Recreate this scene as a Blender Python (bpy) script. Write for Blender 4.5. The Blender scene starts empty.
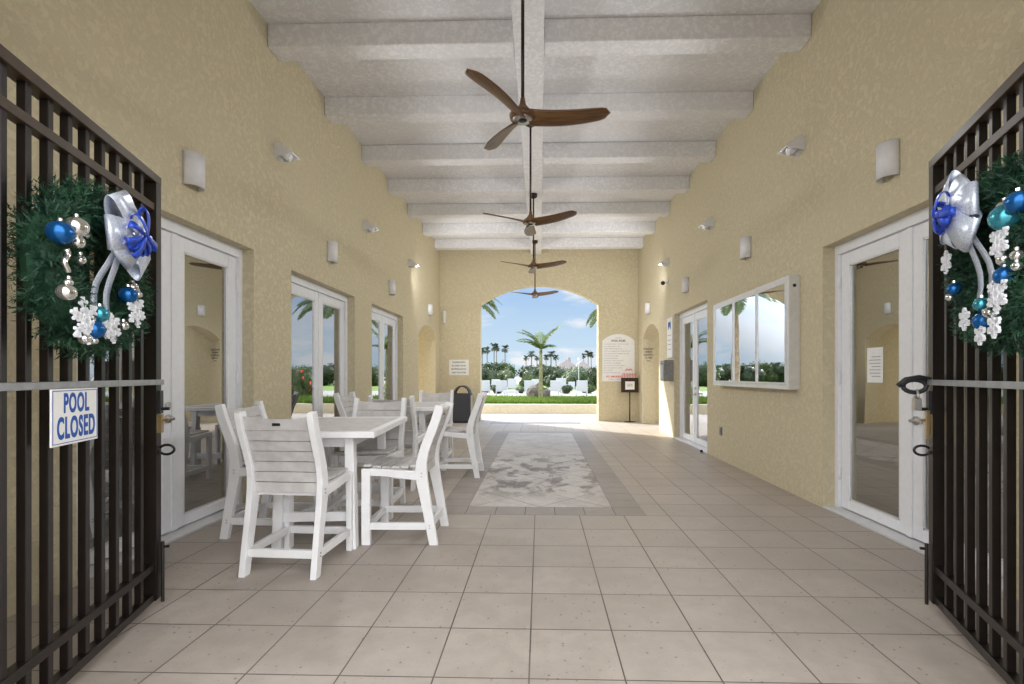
import bpy, bmesh, math, random
from mathutils import Vector, Matrix
S = bpy.context.scene
C = S.collection
PI = math.pi
R = math.radians
# ------------------------------------------------------------------ camera
cd = bpy.data.cameras.new('camera')
cam = bpy.data.objects.new('camera', cd); C.objects.link(cam)
cam.location = (0, 0, 1.275)
cam.rotation_euler = (R(90), 0, math.atan(13.3/492))
cd.sensor_fit = 'HORIZONTAL'; cd.sensor_width = 36
cd.lens = 492/1024*36
cd.shift_x = -14.7/1024
cd.shift_y = 33/1024
cd.clip_start = .05; cd.clip_end = 1000
S.camera = cam
# ------------------------------------------------------------------ exposure
S.view_settings.view_transform = 'Standard'
S.view_settings.look = 'None'
S.view_settings.gamma = 1
S.view_settings.use_curve_mapping = False
S.view_settings.exposure = 0.26
# ------------------------------------------------------------------ node helper
class NT:
    def __init__(s, tree): s.t = tree; s.n = tree.nodes; s.l = tree.links
    def new(s, typ, **kw):
        nd = s.n.new(typ)
        for k, v in kw.items(): setattr(nd, k, v)
        return nd
    def put(s, sock, v):
        if isinstance(v, bpy.types.NodeSocket): s.l.new(v, sock)
        elif isinstance(v, (tuple, list)) and len(v) == 3 and len(sock.default_value) == 4: sock.default_value = (*v, 1)
        else: sock.default_value = v
    def m(s, op, a, b=0.0, c=0.0):
        nd = s.new('ShaderNodeMath', operation=op)
        for i, v in enumerate((a, b, c)): s.put(nd.inputs[i], v)
        return nd.outputs[0]
    def ramp(s, v, a, b, lo=0.0, hi=1.0):
        nd = s.new('ShaderNodeMapRange', interpolation_type='SMOOTHSTEP')
        for i, x in enumerate((v, a, b, lo, hi)): s.put(nd.inputs[i], x)
        return nd.outputs[0]
    def mix(s, f, a, b, mode='MIX'):
        nd = s.new('ShaderNodeMix', data_type='RGBA', blend_type=mode)
        s.put(nd.inputs[0], f); s.put(nd.inputs[6], a); s.put(nd.inputs[7], b)
        return nd.outputs[2]
    def noise(s, vec, scale, detail=4, rough=.5, dist=0):
        nd = s.new('ShaderNodeTexNoise')
        s.put(nd.inputs['Vector'], vec); nd.inputs['Scale'].default_value = scale
        nd.inputs['Detail'].default_value = detail; nd.inputs['Roughness'].default_value = rough
        nd.inputs['Distortion'].default_value = dist
        return nd.outputs['Fac']
    def xyz(s, vec):
        nd = s.new('ShaderNodeSeparateXYZ'); s.put(nd.inputs[0], vec); return nd.outputs
    def comb(s, x, y, z):
        nd = s.new('ShaderNodeCombineXYZ')
        for i, v in enumerate((x, y, z)): s.put(nd.inputs[i], v)
        return nd.outputs[0]
    def scale(s, vec, sc):
        nd = s.new('ShaderNodeVectorMath', operation='MULTIPLY'); s.put(nd.inputs[0], vec); nd.inputs[1].default_value = sc
        return nd.outputs[0]
# ------------------------------------------------------------------ world: blue sky over the pool, boosted behind, overhead and sunward as added fill
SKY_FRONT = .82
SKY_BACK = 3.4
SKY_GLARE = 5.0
FILL_W = 110          # added fill at each hooded wall spotlight; the fixtures themselves are unlit
w = bpy.data.worlds.new('sky'); S.world = w; w.use_nodes = True
T = NT(w.node_tree); T.n.clear()
tc = T.new('ShaderNodeTexCoord').outputs['Generated']
d = T.xyz(tc)
zz = T.m('MAXIMUM', d[2], 0.0)
blue = T.mix(T.ramp(zz, 0.0, .32), (.62, .79, .93), (.20, .43, .86))
cl = T.noise(T.scale(tc, (1.0, 1.0, 3.6)), 5.2, 6, .55, .2)
cl2 = T.noise(T.scale(tc, (1.0, 1.0, 2.6)), 2.3, 5, .5)
cmask = T.m('MAXIMUM', T.ramp(cl, .50, .66), T.m('MULTIPLY', T.ramp(cl2, .46, .62), .8))
sky = T.mix(cmask, blue, (.90, .93, .97))
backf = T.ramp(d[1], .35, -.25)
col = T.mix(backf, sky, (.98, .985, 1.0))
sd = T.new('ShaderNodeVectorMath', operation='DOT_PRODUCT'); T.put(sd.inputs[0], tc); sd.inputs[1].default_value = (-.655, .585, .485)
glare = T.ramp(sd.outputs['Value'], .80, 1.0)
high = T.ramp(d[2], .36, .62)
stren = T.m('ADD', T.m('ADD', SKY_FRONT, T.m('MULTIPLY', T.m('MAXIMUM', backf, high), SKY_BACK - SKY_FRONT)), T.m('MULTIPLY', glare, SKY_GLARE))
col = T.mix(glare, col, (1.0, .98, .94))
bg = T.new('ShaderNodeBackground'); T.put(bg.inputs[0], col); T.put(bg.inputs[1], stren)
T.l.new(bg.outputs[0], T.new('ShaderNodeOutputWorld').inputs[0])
# ------------------------------------------------------------------ sun
sl = bpy.data.lights.new('sun', 'SUN'); sl.energy = 7.5; sl.angle = R(.6); sl.color = (1, .95, .87)
so = bpy.data.objects.new('sun', sl); C.objects.link(so)
so.rotation_euler = Vector((-.655, .585, .485)).to_track_quat('Z', 'Y').to_euler()
so.location = (-20, 20, 15)
# ------------------------------------------------------------------ materials
def base(name):
    m = bpy.data.materials.new(name); m.use_nodes = True
    t = NT(m.node_tree); t.b = m.node_tree.nodes['Principled BSDF']; t.out = m.node_tree.nodes['Material Output']
    t.oc = t.new('ShaderNodeTexCoord').outputs['Object']
    return m, t
def bump(t, h, strength=.3, dist=.01):
    b = t.new('ShaderNodeBump'); b.inputs['Strength'].default_value = strength; b.inputs['Distance'].default_value = dist
    t.put(b.inputs['Height'], h); t.l.new(b.outputs[0], t.b.inputs['Normal'])
def simple(name, col, rough=.5, metal=0, var=.06, nscale=20, bmp=0, bscale=60, spec=None):
    m, t = base(name)
    n = t.noise(t.oc, nscale, 3)
    c = t.mix(t.ramp(n, .3, .7), tuple(x*(1-var) for x in col), tuple(min(1, x*(1+var)) for x in col))
    t.put(t.b.inputs['Base Color'], c)
    t.b.inputs['Roughness'].default_value = rough; t.b.inputs['Metallic'].default_value = metal
    if spec is not None: t.b.inputs['Specular IOR Level'].default_value = spec
    if bmp: bump(t, t.noise(t.oc, bscale, 3), bmp, .005)
    return m
def stucco(name, col, amount=.55):
    m, t = base(name)
    n1 = t.noise(t.oc, 21, 4, .6, .6); n2 = t.noise(t.oc, 55, 3); n3 = t.noise(t.oc, .7, 2)
    trowel = t.ramp(n1, .46, .60)
    c = t.mix(trowel, tuple(x*.90 for x in col), tuple(min(1, x*1.04) for x in col))
    c = t.mix(t.ramp(n3, .3, .7, 0, .5), c, tuple(x*.96 for x in col))
    t.put(t.b.inputs['Base Color'], c); t.b.inputs['Roughness'].default_value = .9
    bump(t, t.m('ADD', t.m('MULTIPLY', trowel, .7), t.m('MULTIPLY', n2, .5)), amount, .012)
    return m
M = {}
M['wall'] = stucco('cream stucco', (.635, .56, .385), .5)
M['wall_smooth'] = stucco('smooth cream render', (.635, .56, .38), .12)
M['ceiling'] = stucco('white textured plaster', (.83, .82, .825), .3)
M['white_frame'] = simple('white painted frame', (.82, .83, .86), .35, var=.02)
M['white_plastic'] = simple('white resin lumber', (.83, .83, .84), .45, var=.03, nscale=8, bmp=.08)
M['grey_slat'] = simple('light grey resin lumber', (.56, .54, .525), .55, var=.10, nscale=14, bmp=.12)
M['iron'] = simple('dark bronze powder coat', (.010, .007, .006), .30, .0, var=.2, spec=.45)
M['bronze_rail'] = simple('brown bronze rail', (.050, .032, .019), .4, .1, var=.15)
M['rail_grey'] = simple('worn grey aluminium', (.36, .37, .40), .35, .6, var=.1)
M['steel'] = simple('brushed steel', (.55, .54, .52), .3, .9, var=.08)
M['alu'] = simple('satin aluminium', (.72, .72, .73), .35, .35, var=.04)
M['black'] = simple('black plastic', (.015, .015, .018), .4)
M['rod'] = simple('dark bronze rod', (.035, .022, .015), .35, .5)
M['sconce'] = simple('white sconce metal', (.74, .73, .74), .5, var=.03)
M['bin'] = simple('charcoal bin', (.035, .038, .048), .5)
M['paper'] = simple('white paper', (.82, .82, .80), .8, var=.02)
M['print_dark'] = simple('dark print', (.05, .05, .06), .8)
M['print_grey'] = simple('grey print', (.30, .29, .31), .8)
M['print_red'] = simple('red print', (.75, .10, .08), .7)
M['print_blue'] = simple('blue print', (.015, .085, .36), .6)
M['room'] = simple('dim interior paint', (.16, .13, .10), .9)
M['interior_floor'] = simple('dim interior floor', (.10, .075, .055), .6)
M['kerb'] = stucco('pale kerb render', (.62, .575, .46), .2)
M['rock'] = simple('grey boulder', (.11, .10, .09), .95, var=.35, nscale=5, bmp=.8, bscale=9)
M['trunk'] = simple('palm trunk', (.24, .19, .13), .9, var=.3, nscale=9, bmp=.5, bscale=25)
M['trunk_far'] = simple('far palm trunk', (.10, .085, .065), .9)
M['trunk_green'] = simple('young palm trunk', (.17, .18, .09), .8, var=.25, nscale=9)
M['roof_far'] = simple('far roof tile', (.20, .19, .195), .9, var=.12)
M['house_wall'] = simple('far house wall', (.42, .39, .34), .9)
M['ribbon_silver'] = simple('silver glitter ribbon', (.62, .68, .80), .33, .45, var=.18, nscale=160)
M['ribbon_blue'] = simple('royal blue ribbon', (.02, .07, .50), .3, .2, var=.3, nscale=30)
M['ball_blue'] = simple('blue bauble', (.01, .11, .34), .22, .6)
M['ball_teal'] = simple('teal bauble', (.06, .33, .42), .2, .7)
M['ball_silver'] = simple('silver bauble', (.72, .72, .70), .12, .9)
M['flake'] = simple('white glitter snowflake', (.86, .88, .93), .5)
M['brass'] = simple('brass fitting', (.45, .33, .16), .3, .8)
M['lounger'] = simple('pale grey blue lounger resin', (.34, .375, .41), .6, var=.05)
M['grey_box'] = simple('grey painted metal', (.23, .22, .20), .35, .35, var=.12)
M['flower'] = simple('red flowers', (.65, .06, .03), .6, var=.4)
def leafmat(name, a, b):
    m, t = base(name)
    n = t.noise(t.oc, 9, 3)
    oi = t.new('ShaderNodeObjectInfo').outputs['Random']
    c = t.mix(t.ramp(n, .35, .65), a, b)
    c = t.mix(t.m('MULTIPLY', oi, .35), c, tuple(x*.6 for x in a))
    t.put(t.b.inputs['Base Color'], c); t.b.inputs['Roughness'].default_value = .55
    tr = t.new('ShaderNodeBsdfTranslucent'); t.put(tr.inputs[0], c)
    mx = t.new('ShaderNodeMixShader'); mx.inputs[0].default_value = .3
    t.l.new(t.b.outputs[0], mx.inputs[1]); t.l.new(tr.outputs[0], mx.inputs[2]); t.l.new(mx.outputs[0], t.out.inputs[0])
    return m
M['leaf_dark'] = leafmat('dark shrub leaf', (.015, .034, .010), (.045, .07, .025))
M['leaf_mid'] = leafmat('mid shrub leaf', (.03, .06, .015), (.075, .11, .032))
M['palm_leaf'] = leafmat('palm leaf', (.07, .12, .022), (.16, .21, .05))
M['palm_garden'] = leafmat('garden palm leaf', (.05, .08, .025), (.11, .15, .05))
M['palm_far'] = leafmat('far palm leaf', (.035, .055, .03), (.07, .09, .05))
M['grass_leaf'] = leafmat('hedge grass leaf', (.075, .15, .012), (.15, .24, .03))
M['needle'] = leafmat('wreath needle', (.008, .045, .026), (.04, .13, .065))
def wood():
    m, t = base('walnut fan blade')
    n = t.noise(t.scale(t.oc, (2, 30, 30)), 2.5, 4)
    t.put(t.b.inputs['Base Color'], t.mix(t.ramp(n, .3, .7), (.085, .038, .012), (.19, .090, .028)))
    t.b.inputs['Roughness'].default_value = .38
    return m
M['wood'] = wood()
def glass(name, refl=.5, tint=(.30, .29, .27)):
    m = bpy.data.materials.new(name); m.use_nodes = True; t = NT(m.node_tree); t.n.clear()
    g = t.new('ShaderNodeBsdfGlossy'); g.inputs['Roughness'].default_value = .0; t.put(g.inputs[0], (.93, .95, .97))
    tr = t.new('ShaderNodeBsdfTransparent'); t.put(tr.inputs[0], tint)
    oc = t.new('ShaderNodeTexCoord').outputs['Object']
    b = t.new('ShaderNodeBump'); b.inputs['Strength'].default_value = .06; b.inputs['Distance'].default_value = .02
    t.put(b.inputs['Height'], t.noise(oc, 1.6, 1)); t.l.new(b.outputs[0], g.inputs['Normal'])
    lw = t.new('ShaderNodeLayerWeight'); lw.inputs[0].default_value = .35
    f = t.ramp(lw.outputs['Facing'], 0, 1, refl*.75, min(1, refl*1.5))
    mx = t.new('ShaderNodeMixShader'); t.put(mx.inputs[0], f)
    t.l.new(tr.outputs[0], mx.inputs[1]); t.l.new(g.outputs[0], mx.inputs[2])
    t.l.new(mx.outputs[0], t.new('ShaderNodeOutputMaterial').inputs[0])
    return m
M['glass'] = glass('tinted reflective door glass', .48)
M['case_glass'] = glass('notice case glass', .6, (.5, .5, .5))
TILE = .403; X0 = -.046; Y0 = 4.483; BT = .276
def floor_mat(name, c1, c2, kind):
    m, t = base(name)
    x, y, z = t.xyz(t.oc)
    if kind == 'grid': u = t.m('SUBTRACT', x, X0); v = t.m('SUBTRACT', y, Y0); ts = TILE
    elif kind == 'border': u = t.m('SUBTRACT', x, -.966); v = t.m('SUBTRACT', y, Y0); ts = BT
    else:
        u = t.m('MULTIPLY', t.m('ADD', x, t.m('SUBTRACT', y, 4.76)), .7071); v = t.m('MULTIPLY', t.m('SUBTRACT', t.m('SUBTRACT', y, 4.76), x), .7071); ts = .46
    du = t.m('PINGPONG', u, ts/2); dv = t.m('PINGPONG', v, ts/2)
    dd = t.m('MINIMUM', du, dv)
    joint = t.ramp(dd, .0020, .0045, 1, 0)
    wn = t.new('ShaderNodeTexWhiteNoise', noise_dimensions='3D')
    t.put(wn.inputs['Vector'], t.comb(t.m('FLOOR', t.m('DIVIDE', u, ts)), t.m('FLOOR', t.m('DIVIDE', v, ts)), 3.1))
    n = t.noise(t.oc, 7, 5, .65); nb = t.noise(t.oc, .9, 3)
    c = t.mix(t.ramp(n, .3, .7), c1, c2)
    c = t.mix(t.m('MULTIPLY', wn.outputs[0], .30), c, tuple(a*.78 for a in c1))
    c = t.mix(t.ramp(nb, .40, .65, 0, .28), c, tuple(a*.72 for a in c1))
    if kind == 'diamond':
        nd = t.noise(t.scale(t.oc, (1.3, .9, 1)), 2.6, 7, .68, .3)
        wet = t.m('MULTIPLY', t.ramp(nd, .47, .58, 0, .72), t.m('ADD', .25, t.m('MULTIPLY', t.ramp(y, 5.0, 5.6), t.ramp(y, 8.4, 7.2))))
        c = t.mix(wet, c, (.20, .17, .145))
    vo = t.new('ShaderNodeTexVoronoi'); t.put(vo.inputs['Vector'], t.oc); vo.inputs['Scale'].default_value = 26
    vn = t.xyz(vo.outputs['Color'])
    pit = t.m('MULTIPLY', t.ramp(vo.outputs['Distance'], .05, .22, 1, 0), t.m('GREATER_THAN', vn[0], .72))
    vo2 = t.new('ShaderNodeTexVoronoi'); t.put(vo2.inputs['Vector'], t.oc); vo2.inputs['Scale'].default_value = 60
    pit2 = t.m('MULTIPLY', t.ramp(vo2.outputs['Distance'], .05, .25, 1, 0), t.m('GREATER_THAN', t.xyz(vo2.outputs['Color'])[1], .8))
    c = t.mix(t.m('MULTIPLY', t.m('MAXIMUM', pit, t.m('MULTIPLY', pit2, .7)), .75), c, (.10, .08, .06))
    c = t.mix(t.m('MULTIPLY', joint, t.ramp(nb, .35, .62, 1.0, .72)), c, (.06, .05, .042))
    t.put(t.b.inputs['Base Color'], c)
    t.put(t.b.inputs['Roughness'], t.ramp(n, .3, .7, .36, .58))
    t.b.inputs['Specular IOR Level'].default_value = .45
    bump(t, t.m('SUBTRACT', t.m('MULTIPLY', n, .15), joint), .35, .004)
    return m
M['floor'] = floor_mat('beige travertine tile', (.40, .35, .303), (.49, .432, .38), 'grid')
M['floor_border'] = floor_mat('grey brown border tile', (.29, .255, .225), (.41, .37, .335), 'border')
M['floor_diamond'] = floor_mat('pale diamond tile', (.50, .46, .42), (.64, .60, .565), 'diamond')
def ground_mat(name, a, b, sc):
    m, t = base(name); n = t.noise(t.oc, sc, 5, .6)
    t.put(t.b.inputs['Base Color'], t.mix(t.ramp(n, .4, .6), a, b)); t.b.inputs['Roughness'].default_value = .9
    return m
M['ground'] = ground_mat('pale concrete ground', (.36, .34, .31), (.44, .42, .38), .5)
M['deck'] = ground_mat('pale pool deck', (.29, .28, .25), (.34, .33, .30), 1.2)
M['lawn'] = ground_mat('lawn', (.10, .17, .03), (.17, .25, .05), 2)
# ------------------------------------------------------------------ mesh helper
class MB:
    def __init__(s): s.bm = bmesh.new()
    def box(s, a, b, rot=None, piv=None, bev=0):
        vs = [Vector((x, y, z)) for x in (a[0], b[0]) for y in (a[1], b[1]) for z in (a[2], b[2])]
        if rot is not None:
            p = Vector(piv) if piv is not None else (Vector(a)+Vector(b))/2
            vs = [p + rot @ (v-p) for v in vs]
        v = [s.bm.verts.new(q) for q in vs]
        fs = [s.bm.faces.new([v[i] for i in f]) for f in ((0, 1, 3, 2), (4, 6, 7, 5), (0, 4, 5, 1), (2, 3, 7, 6), (0, 2, 6, 4), (1, 5, 7, 3))]
        if bev:
            es = list({e for f in fs for e in f.edges})
            bmesh.ops.bevel(s.bm, geom=es, offset=bev, segments=1, affect='EDGES')
        return s
    def prism(s, pts, lo, hi, axis='y'):
        # closed polygon of (u, v) extruded along axis; x: (u,v)=(y,z); y: (x,z); z: (x,y)
        f = {'x': lambda u, v, t: (t, u, v), 'y': lambda u, v, t: (u, t, v), 'z': lambda u, v, t: (u, v, t)}[axis]
        a = [s.bm.verts.new(f(u, v, lo)) for u, v in pts]; b = [s.bm.verts.new(f(u, v, hi)) for u, v in pts]
        n = len(pts)
        s.bm.faces.new(a); s.bm.faces.new(b[::-1])
        for i in range(n): s.bm.faces.new((a[i], b[i], b[(i+1) % n], a[(i+1) % n]))
        return s
    def strip(s, outer, inner, lo, hi, axis='x', ends=True):
        # ribbon polygon between two poly-lines, extruded: robust for curved planks
        n = len(outer)
        f = {'x': lambda u, v, t: (t, u, v), 'y': lambda u, v, t: (u, t, v), 'z': lambda u, v, t: (u, v, t)}[axis]
        g = [[s.bm.verts.new(f(*p, t)) for p in L] for t in (lo, hi) for L in (outer, inner)]
        for i in range(n-1):
            s.bm.faces.new((g[0][i], g[0][i+1], g[1][i+1], g[1][i])); s.bm.faces.new((g[2][i], g[3][i], g[3][i+1], g[2][i+1]))
            s.bm.faces.new((g[0][i], g[2][i], g[2][i+1], g[0][i+1])); s.bm.faces.new((g[1][i], g[1][i+1], g[3][i+1], g[3][i]))
        if ends:
            for i in (0, n-1): s.bm.faces.new((g[0][i], g[1][i], g[3][i], g[2][i]))
        return s
    def tube(s, pts, rad, n=8, cap=True):
        pts = [Vector(p) for p in pts]
        rads = rad if isinstance(rad, (list, tuple)) else [rad]*len(pts)
        rings = []; up = None
        for i, p in enumerate(pts):
            t = (pts[min(i+1, len(pts)-1)]-pts[max(i-1, 0)]).normalized()
            if up is None: up = Vector((0, 0, 1)) if abs(t.z) < .9 else Vector((1, 0, 0))
            a = t.cross(up).normalized(); b = a.cross(t).normalized(); up = b
            rings.append([s.bm.verts.new(p+rads[i]*(math.cos(2*PI*k/n)*a+math.sin(2*PI*k/n)*b)) for k in range(n)])
        for r0, r1 in zip(rings, rings[1:]):
            for k in range(n): s.bm.faces.new((r0[k], r0[(k+1) % n], r1[(k+1) % n], r1[k]))
        if cap: s.bm.faces.new(rings[0][::-1]); s.bm.faces.new(rings[-1])
        return s
    def ball(s, c, r, sub=2, sc=(1, 1, 1)):
        m = Matrix.Translation(c) @ Matrix.Diagonal((*[r*k for k in sc], 1))
        bmesh.ops.create_icosphere(s.bm, subdivisions=sub, radius=1, matrix=m); return s
    def quad(s, *p): s.bm.faces.new([s.bm.verts.new(q) for q in p]); return s
    def build(s, name, mat, parent=None, smooth=False, fix=True, bevel=0, loc=None):
        if fix: bmesh.ops.recalc_face_normals(s.bm, faces=s.bm.faces)
        me = bpy.data.meshes.new(name); s.bm.to_mesh(me); s.bm.free()
        me.materials.append(M[mat])
        if smooth:
            for p in me.polygons: p.use_smooth = True
        o = bpy.data.objects.new(name, me); C.objects.link(o)
        if parent: o.parent = parent
        if loc: o.location = loc
        if bevel:
            b = o.modifiers.new('bevel', 'BEVEL'); b.width = bevel; b.segments = 2; b.limit_method = 'ANGLE'
        return o
def tag(o, label, cat, group=None, kind=None):
    o['label'] = label; o['category'] = cat
    if group: o['group'] = group
    if kind: o['kind'] = kind
    return o
def struct(o): o['kind'] = 'structure'; return o
def empty(name, loc, rz=0):
    o = bpy.data.objects.new(name, None); C.objects.link(o); o.location = loc; o.rotation_euler = (0, 0, rz); o.empty_display_size = .1
    return o
def kids(o): return [c for c in C.objects if c.parent == o]
def dup(o, parent=None):
    c = o.copy(); C.objects.link(c); c.parent = parent
    for k in kids(o): dup(k, c)
    return c
def text(name, body, size, mat, mtx, parent, ext=.0008, sx=1, offset=0, align='CENTER', spacing=1, fit=None):
    cu = bpy.data.curves.new(name, 'FONT'); cu.body = body; cu.size = size; cu.extrude = ext; cu.align_x = align; cu.align_y = 'CENTER'
    cu.offset = offset; cu.resolution_u = 8 if fit else 2; cu.space_line = spacing; cu.space_character = 1.14 if fit else 1
    o = bpy.data.objects.new(name, cu); C.objects.link(o)
    bpy.context.view_layer.update()
    me = bpy.data.meshes.new_from_object(o.evaluated_get(bpy.context.evaluated_depsgraph_get()))
    bpy.data.objects.remove(o)
    if fit:
        xs = [v.co.x for v in me.vertices]; ys = [v.co.y for v in me.vertices]
        me.transform(Matrix.Diagonal((fit[0]/(max(xs)-min(xs)), fit[1]/(max(ys)-min(ys)), 1, 1)) @ Matrix.Translation((-(max(xs)+min(xs))/2, -(max(ys)+min(ys))/2, 0)))
    me.transform(mtx @ Matrix.Diagonal((sx, 1, 1, 1)))
    me.materials.clear(); me.materials.append(M[mat])
    o = bpy.data.objects.new(name, me); C.objects.link(o); o.parent = parent
    return o
# basis facing: local x right, y up, z out
def basis(origin, right, up):
    r = Vector(right).normalized(); u = Vector(up).normalized(); n = r.cross(u)
    m = Matrix((r, u, n)).transposed().to_4x4(); m.translation = Vector(origin); return m
# ------------------------------------------------------------------ building shell
XL, XR, YB, ZC, ZB = -2.80, 2.71, 13.70, 4.885, 4.645
YN = .95                                     # where the hall opens behind the camera side
def arc(a, b, zs, rise, n=20):
    h = (b-a)/2; r = (h*h+rise*rise)/(2*rise); cx = (a+b)/2; cz = zs+rise-r
    th = math.asin(h/r)
    return [(cx+r*math.sin(-th+2*th*i/n), cz+r*math.cos(-th+2*th*i/n)) for i in range(n+1)]
def wall_with_openings(name, axis, lo, hi, a0, a1, z1, ops, mat):
    # ops: list of (start, end, height, rise); solid wall in vertical pieces
    mb = MB(); cur = a0
    f = (lambda p, q: mb.box((lo, p[0], p[1]), (hi, q[0], q[1]))) if axis == 'x' else (lambda p, q: mb.box((p[0], lo, p[1]), (q[0], hi, q[1])))
    for s_, e_, h_, rise in ops:
        if s_ > cur: f((cur, 0), (s_, z1))
        if rise:
            c = arc(s_, e_, h_, rise)
            mb.strip(c, [(u, z1) for u, v in c], lo, hi, axis)
        else: f((s_, h_), (e_, z1))
        cur = e_
    if cur < a1: f((cur, 0), (a1, z1))
    return struct(mb.build(name, mat))
TH = .32
wall_with_openings('wall_left', 'x', XL-TH, XL, YN, YB, ZC, [(2.90, 4.74, 2.50, 0), (5.47, 7.37, 2.46, 0), (8.12, 9.98, 2.47, 0), (11.28, 13.15, 2.22, .30)], 'wall')
wall_with_openings('wall_right', 'x', XR, XR+TH, YN, YB, ZC, [(2.88, 4.79, 2.50, 0), (8.05, 10.02, 2.50, 0), (11.28, 13.05, 2.22, .30)], 'wall')
wall_with_openings('wall_back', 'y', YB, YB+.30, XL-TH-2.6, XR+TH+2.6, ZC, [(-1.665, 1.615, 3.24, .53)], 'wall_smooth')
wall_with_openings('wall_front', 'y', .62, .95, XL-TH-4.5, XR+TH+4.5, ZC, [(-1.72, 1.59, 3.14, .56)], 'wall_smooth')
# floor: four pieces around the inlaid panel, joined in one mesh, panel border and diamonds as their own meshes
def ring(mb, X, Y, x, y, z0, z1):
    mb.box((X[0], Y[0], z0), (x[0], Y[1], z1)); mb.box((x[1], Y[0], z0), (X[1], Y[1], z1))
    mb.box((x[0], Y[0], z0), (x[1], y[0], z1)); mb.box((x[0], y[1], z0), (x[1], Y[1], z1))
mb = MB(); ring(mb, (XL-TH-2.6, XR+TH+2.6), (-2.5, 16.25), (-.966, .966), (4.483, 11.107), -.06, 0); struct(mb.build('floor', 'floor'))
mb = MB(); ring(mb, (-.966, .966), (4.483, 11.107), (-.69, .69), (4.759, 10.831), -.06, 0); struct(mb.build('floor_border', 'floor_border'))
struct(MB().box((-.69, 4.759, -.06), (.69, 10.831, 0)).build('floor_panel', 'floor_diamond'))
struct(MB().box((XL-TH, YN, ZC), (XR+TH, YB+.3, ZC+.25)).build('ceiling', 'ceiling'))
# beams
CX0, CX1 = -.262, .040
ti = [1]
def trim(mb, mat):
    o = struct(mb.build('trim_%d' % ti[0], mat)); ti[0] += 1; return o
trim(MB().box((CX0, YN, ZB-.012), (CX1, YB, ZC), bev=.006), 'ceiling')
k = -3
while 4.985+1.333*k < YB-.3:
    y = 4.985+1.333*k; k += 1
    if y < YN: continue
    trim(MB().box((XL, y, ZB), (CX0, y+.235, ZC), bev=.008), 'ceiling')
    trim(MB().box((CX1, y, ZB), (XR, y+.235, ZC), bev=.008), 'ceiling')
# side wings: closed dim rooms behind the glass doors
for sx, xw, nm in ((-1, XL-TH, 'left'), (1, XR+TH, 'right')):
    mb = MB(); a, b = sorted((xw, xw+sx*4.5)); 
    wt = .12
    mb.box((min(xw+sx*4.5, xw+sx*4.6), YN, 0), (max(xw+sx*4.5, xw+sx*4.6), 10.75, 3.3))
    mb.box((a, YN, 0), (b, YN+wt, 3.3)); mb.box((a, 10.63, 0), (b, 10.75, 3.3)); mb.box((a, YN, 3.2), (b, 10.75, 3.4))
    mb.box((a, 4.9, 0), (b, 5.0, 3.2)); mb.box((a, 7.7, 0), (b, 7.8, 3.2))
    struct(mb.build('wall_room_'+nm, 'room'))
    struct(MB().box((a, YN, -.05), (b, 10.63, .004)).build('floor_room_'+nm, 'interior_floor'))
# roofed side passages leading from the two small arches
def passage(nm, x0, x1):
    mb = MB(); a, b = sorted((x0, x1))
    mb.box((a, 10.75, 0), (b, 11.0, 3.4)); mb.box((a, 13.45, 0), (b, YB, 3.4))
    mb.box((a, 10.75, 2.9), (b, YB+.3, 3.4))
    struct(mb.build('wall_passage_'+nm, 'wall_smooth'))
passage('left', XL-TH, XL-TH-2.6)
passage('right', XR+TH, XR+TH+1.0)
# ground
struct(MB().box((-250, -60, -.30), (250, 400, -.07)).build('ground', 'ground'))
struct(MB().box((-60, 20.9, -.07), (60, 40, -.02)).build('pool_deck', 'deck'))
struct(MB().box((-80, 40, -.07), (80, 75, -.01)).build('lawn', 'lawn'))
struct(MB().box((-12, -14, -.07), (12, -2.5, -.02)).build('forecourt', 'ground'))
# raised planting bed with pale kerb
mb = MB(); mb.box((-9, 16.25, -.06), (9, 16.45, .31), bev=.012); mb.box((-9, 20.6, -.06), (9, 20.8, .31), bev=.012); mb.box((-9, 16.45, -.06), (-8.8, 20.6, .31)); mb.box((8.8, 16.45, -.06), (9, 20.6, .31))
mb.box((-8.8, 16.45, -.06), (8.8, 20.6, .22))
bed = tag(mb.build('planting_bed', 'kerb'), 'long low cream kerbed planting bed beyond the big arch', 'planter')
random.seed(4)
mb = MB()
for i in range(26000):
    x = random.uniform(-8.7, 8.7) if i % 3 else random.uniform(-2.6, 2.4)
    y = 16.5+4.05*random.random()**1.3; z = .22
    h = random.uniform(.16, .26); a = random.uniform(0, PI); r = random.uniform(.012, .03)
    lx, ly = random.uniform(-.06, .06), random.uniform(-.06, .06)
    dx, dy = r*math.cos(a), r*math.sin(a)
    mb.bm.faces.new([mb.bm.verts.new(p) for p in ((x-dx, y-dy, z), (x+dx, y+dy, z), (x+lx, y+ly, z+h))])
tag(mb.build('low_grass', 'grass_leaf', fix=False), 'bright green clipped grass filling the kerbed bed beyond the arch', 'grass', kind='stuff')
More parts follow.
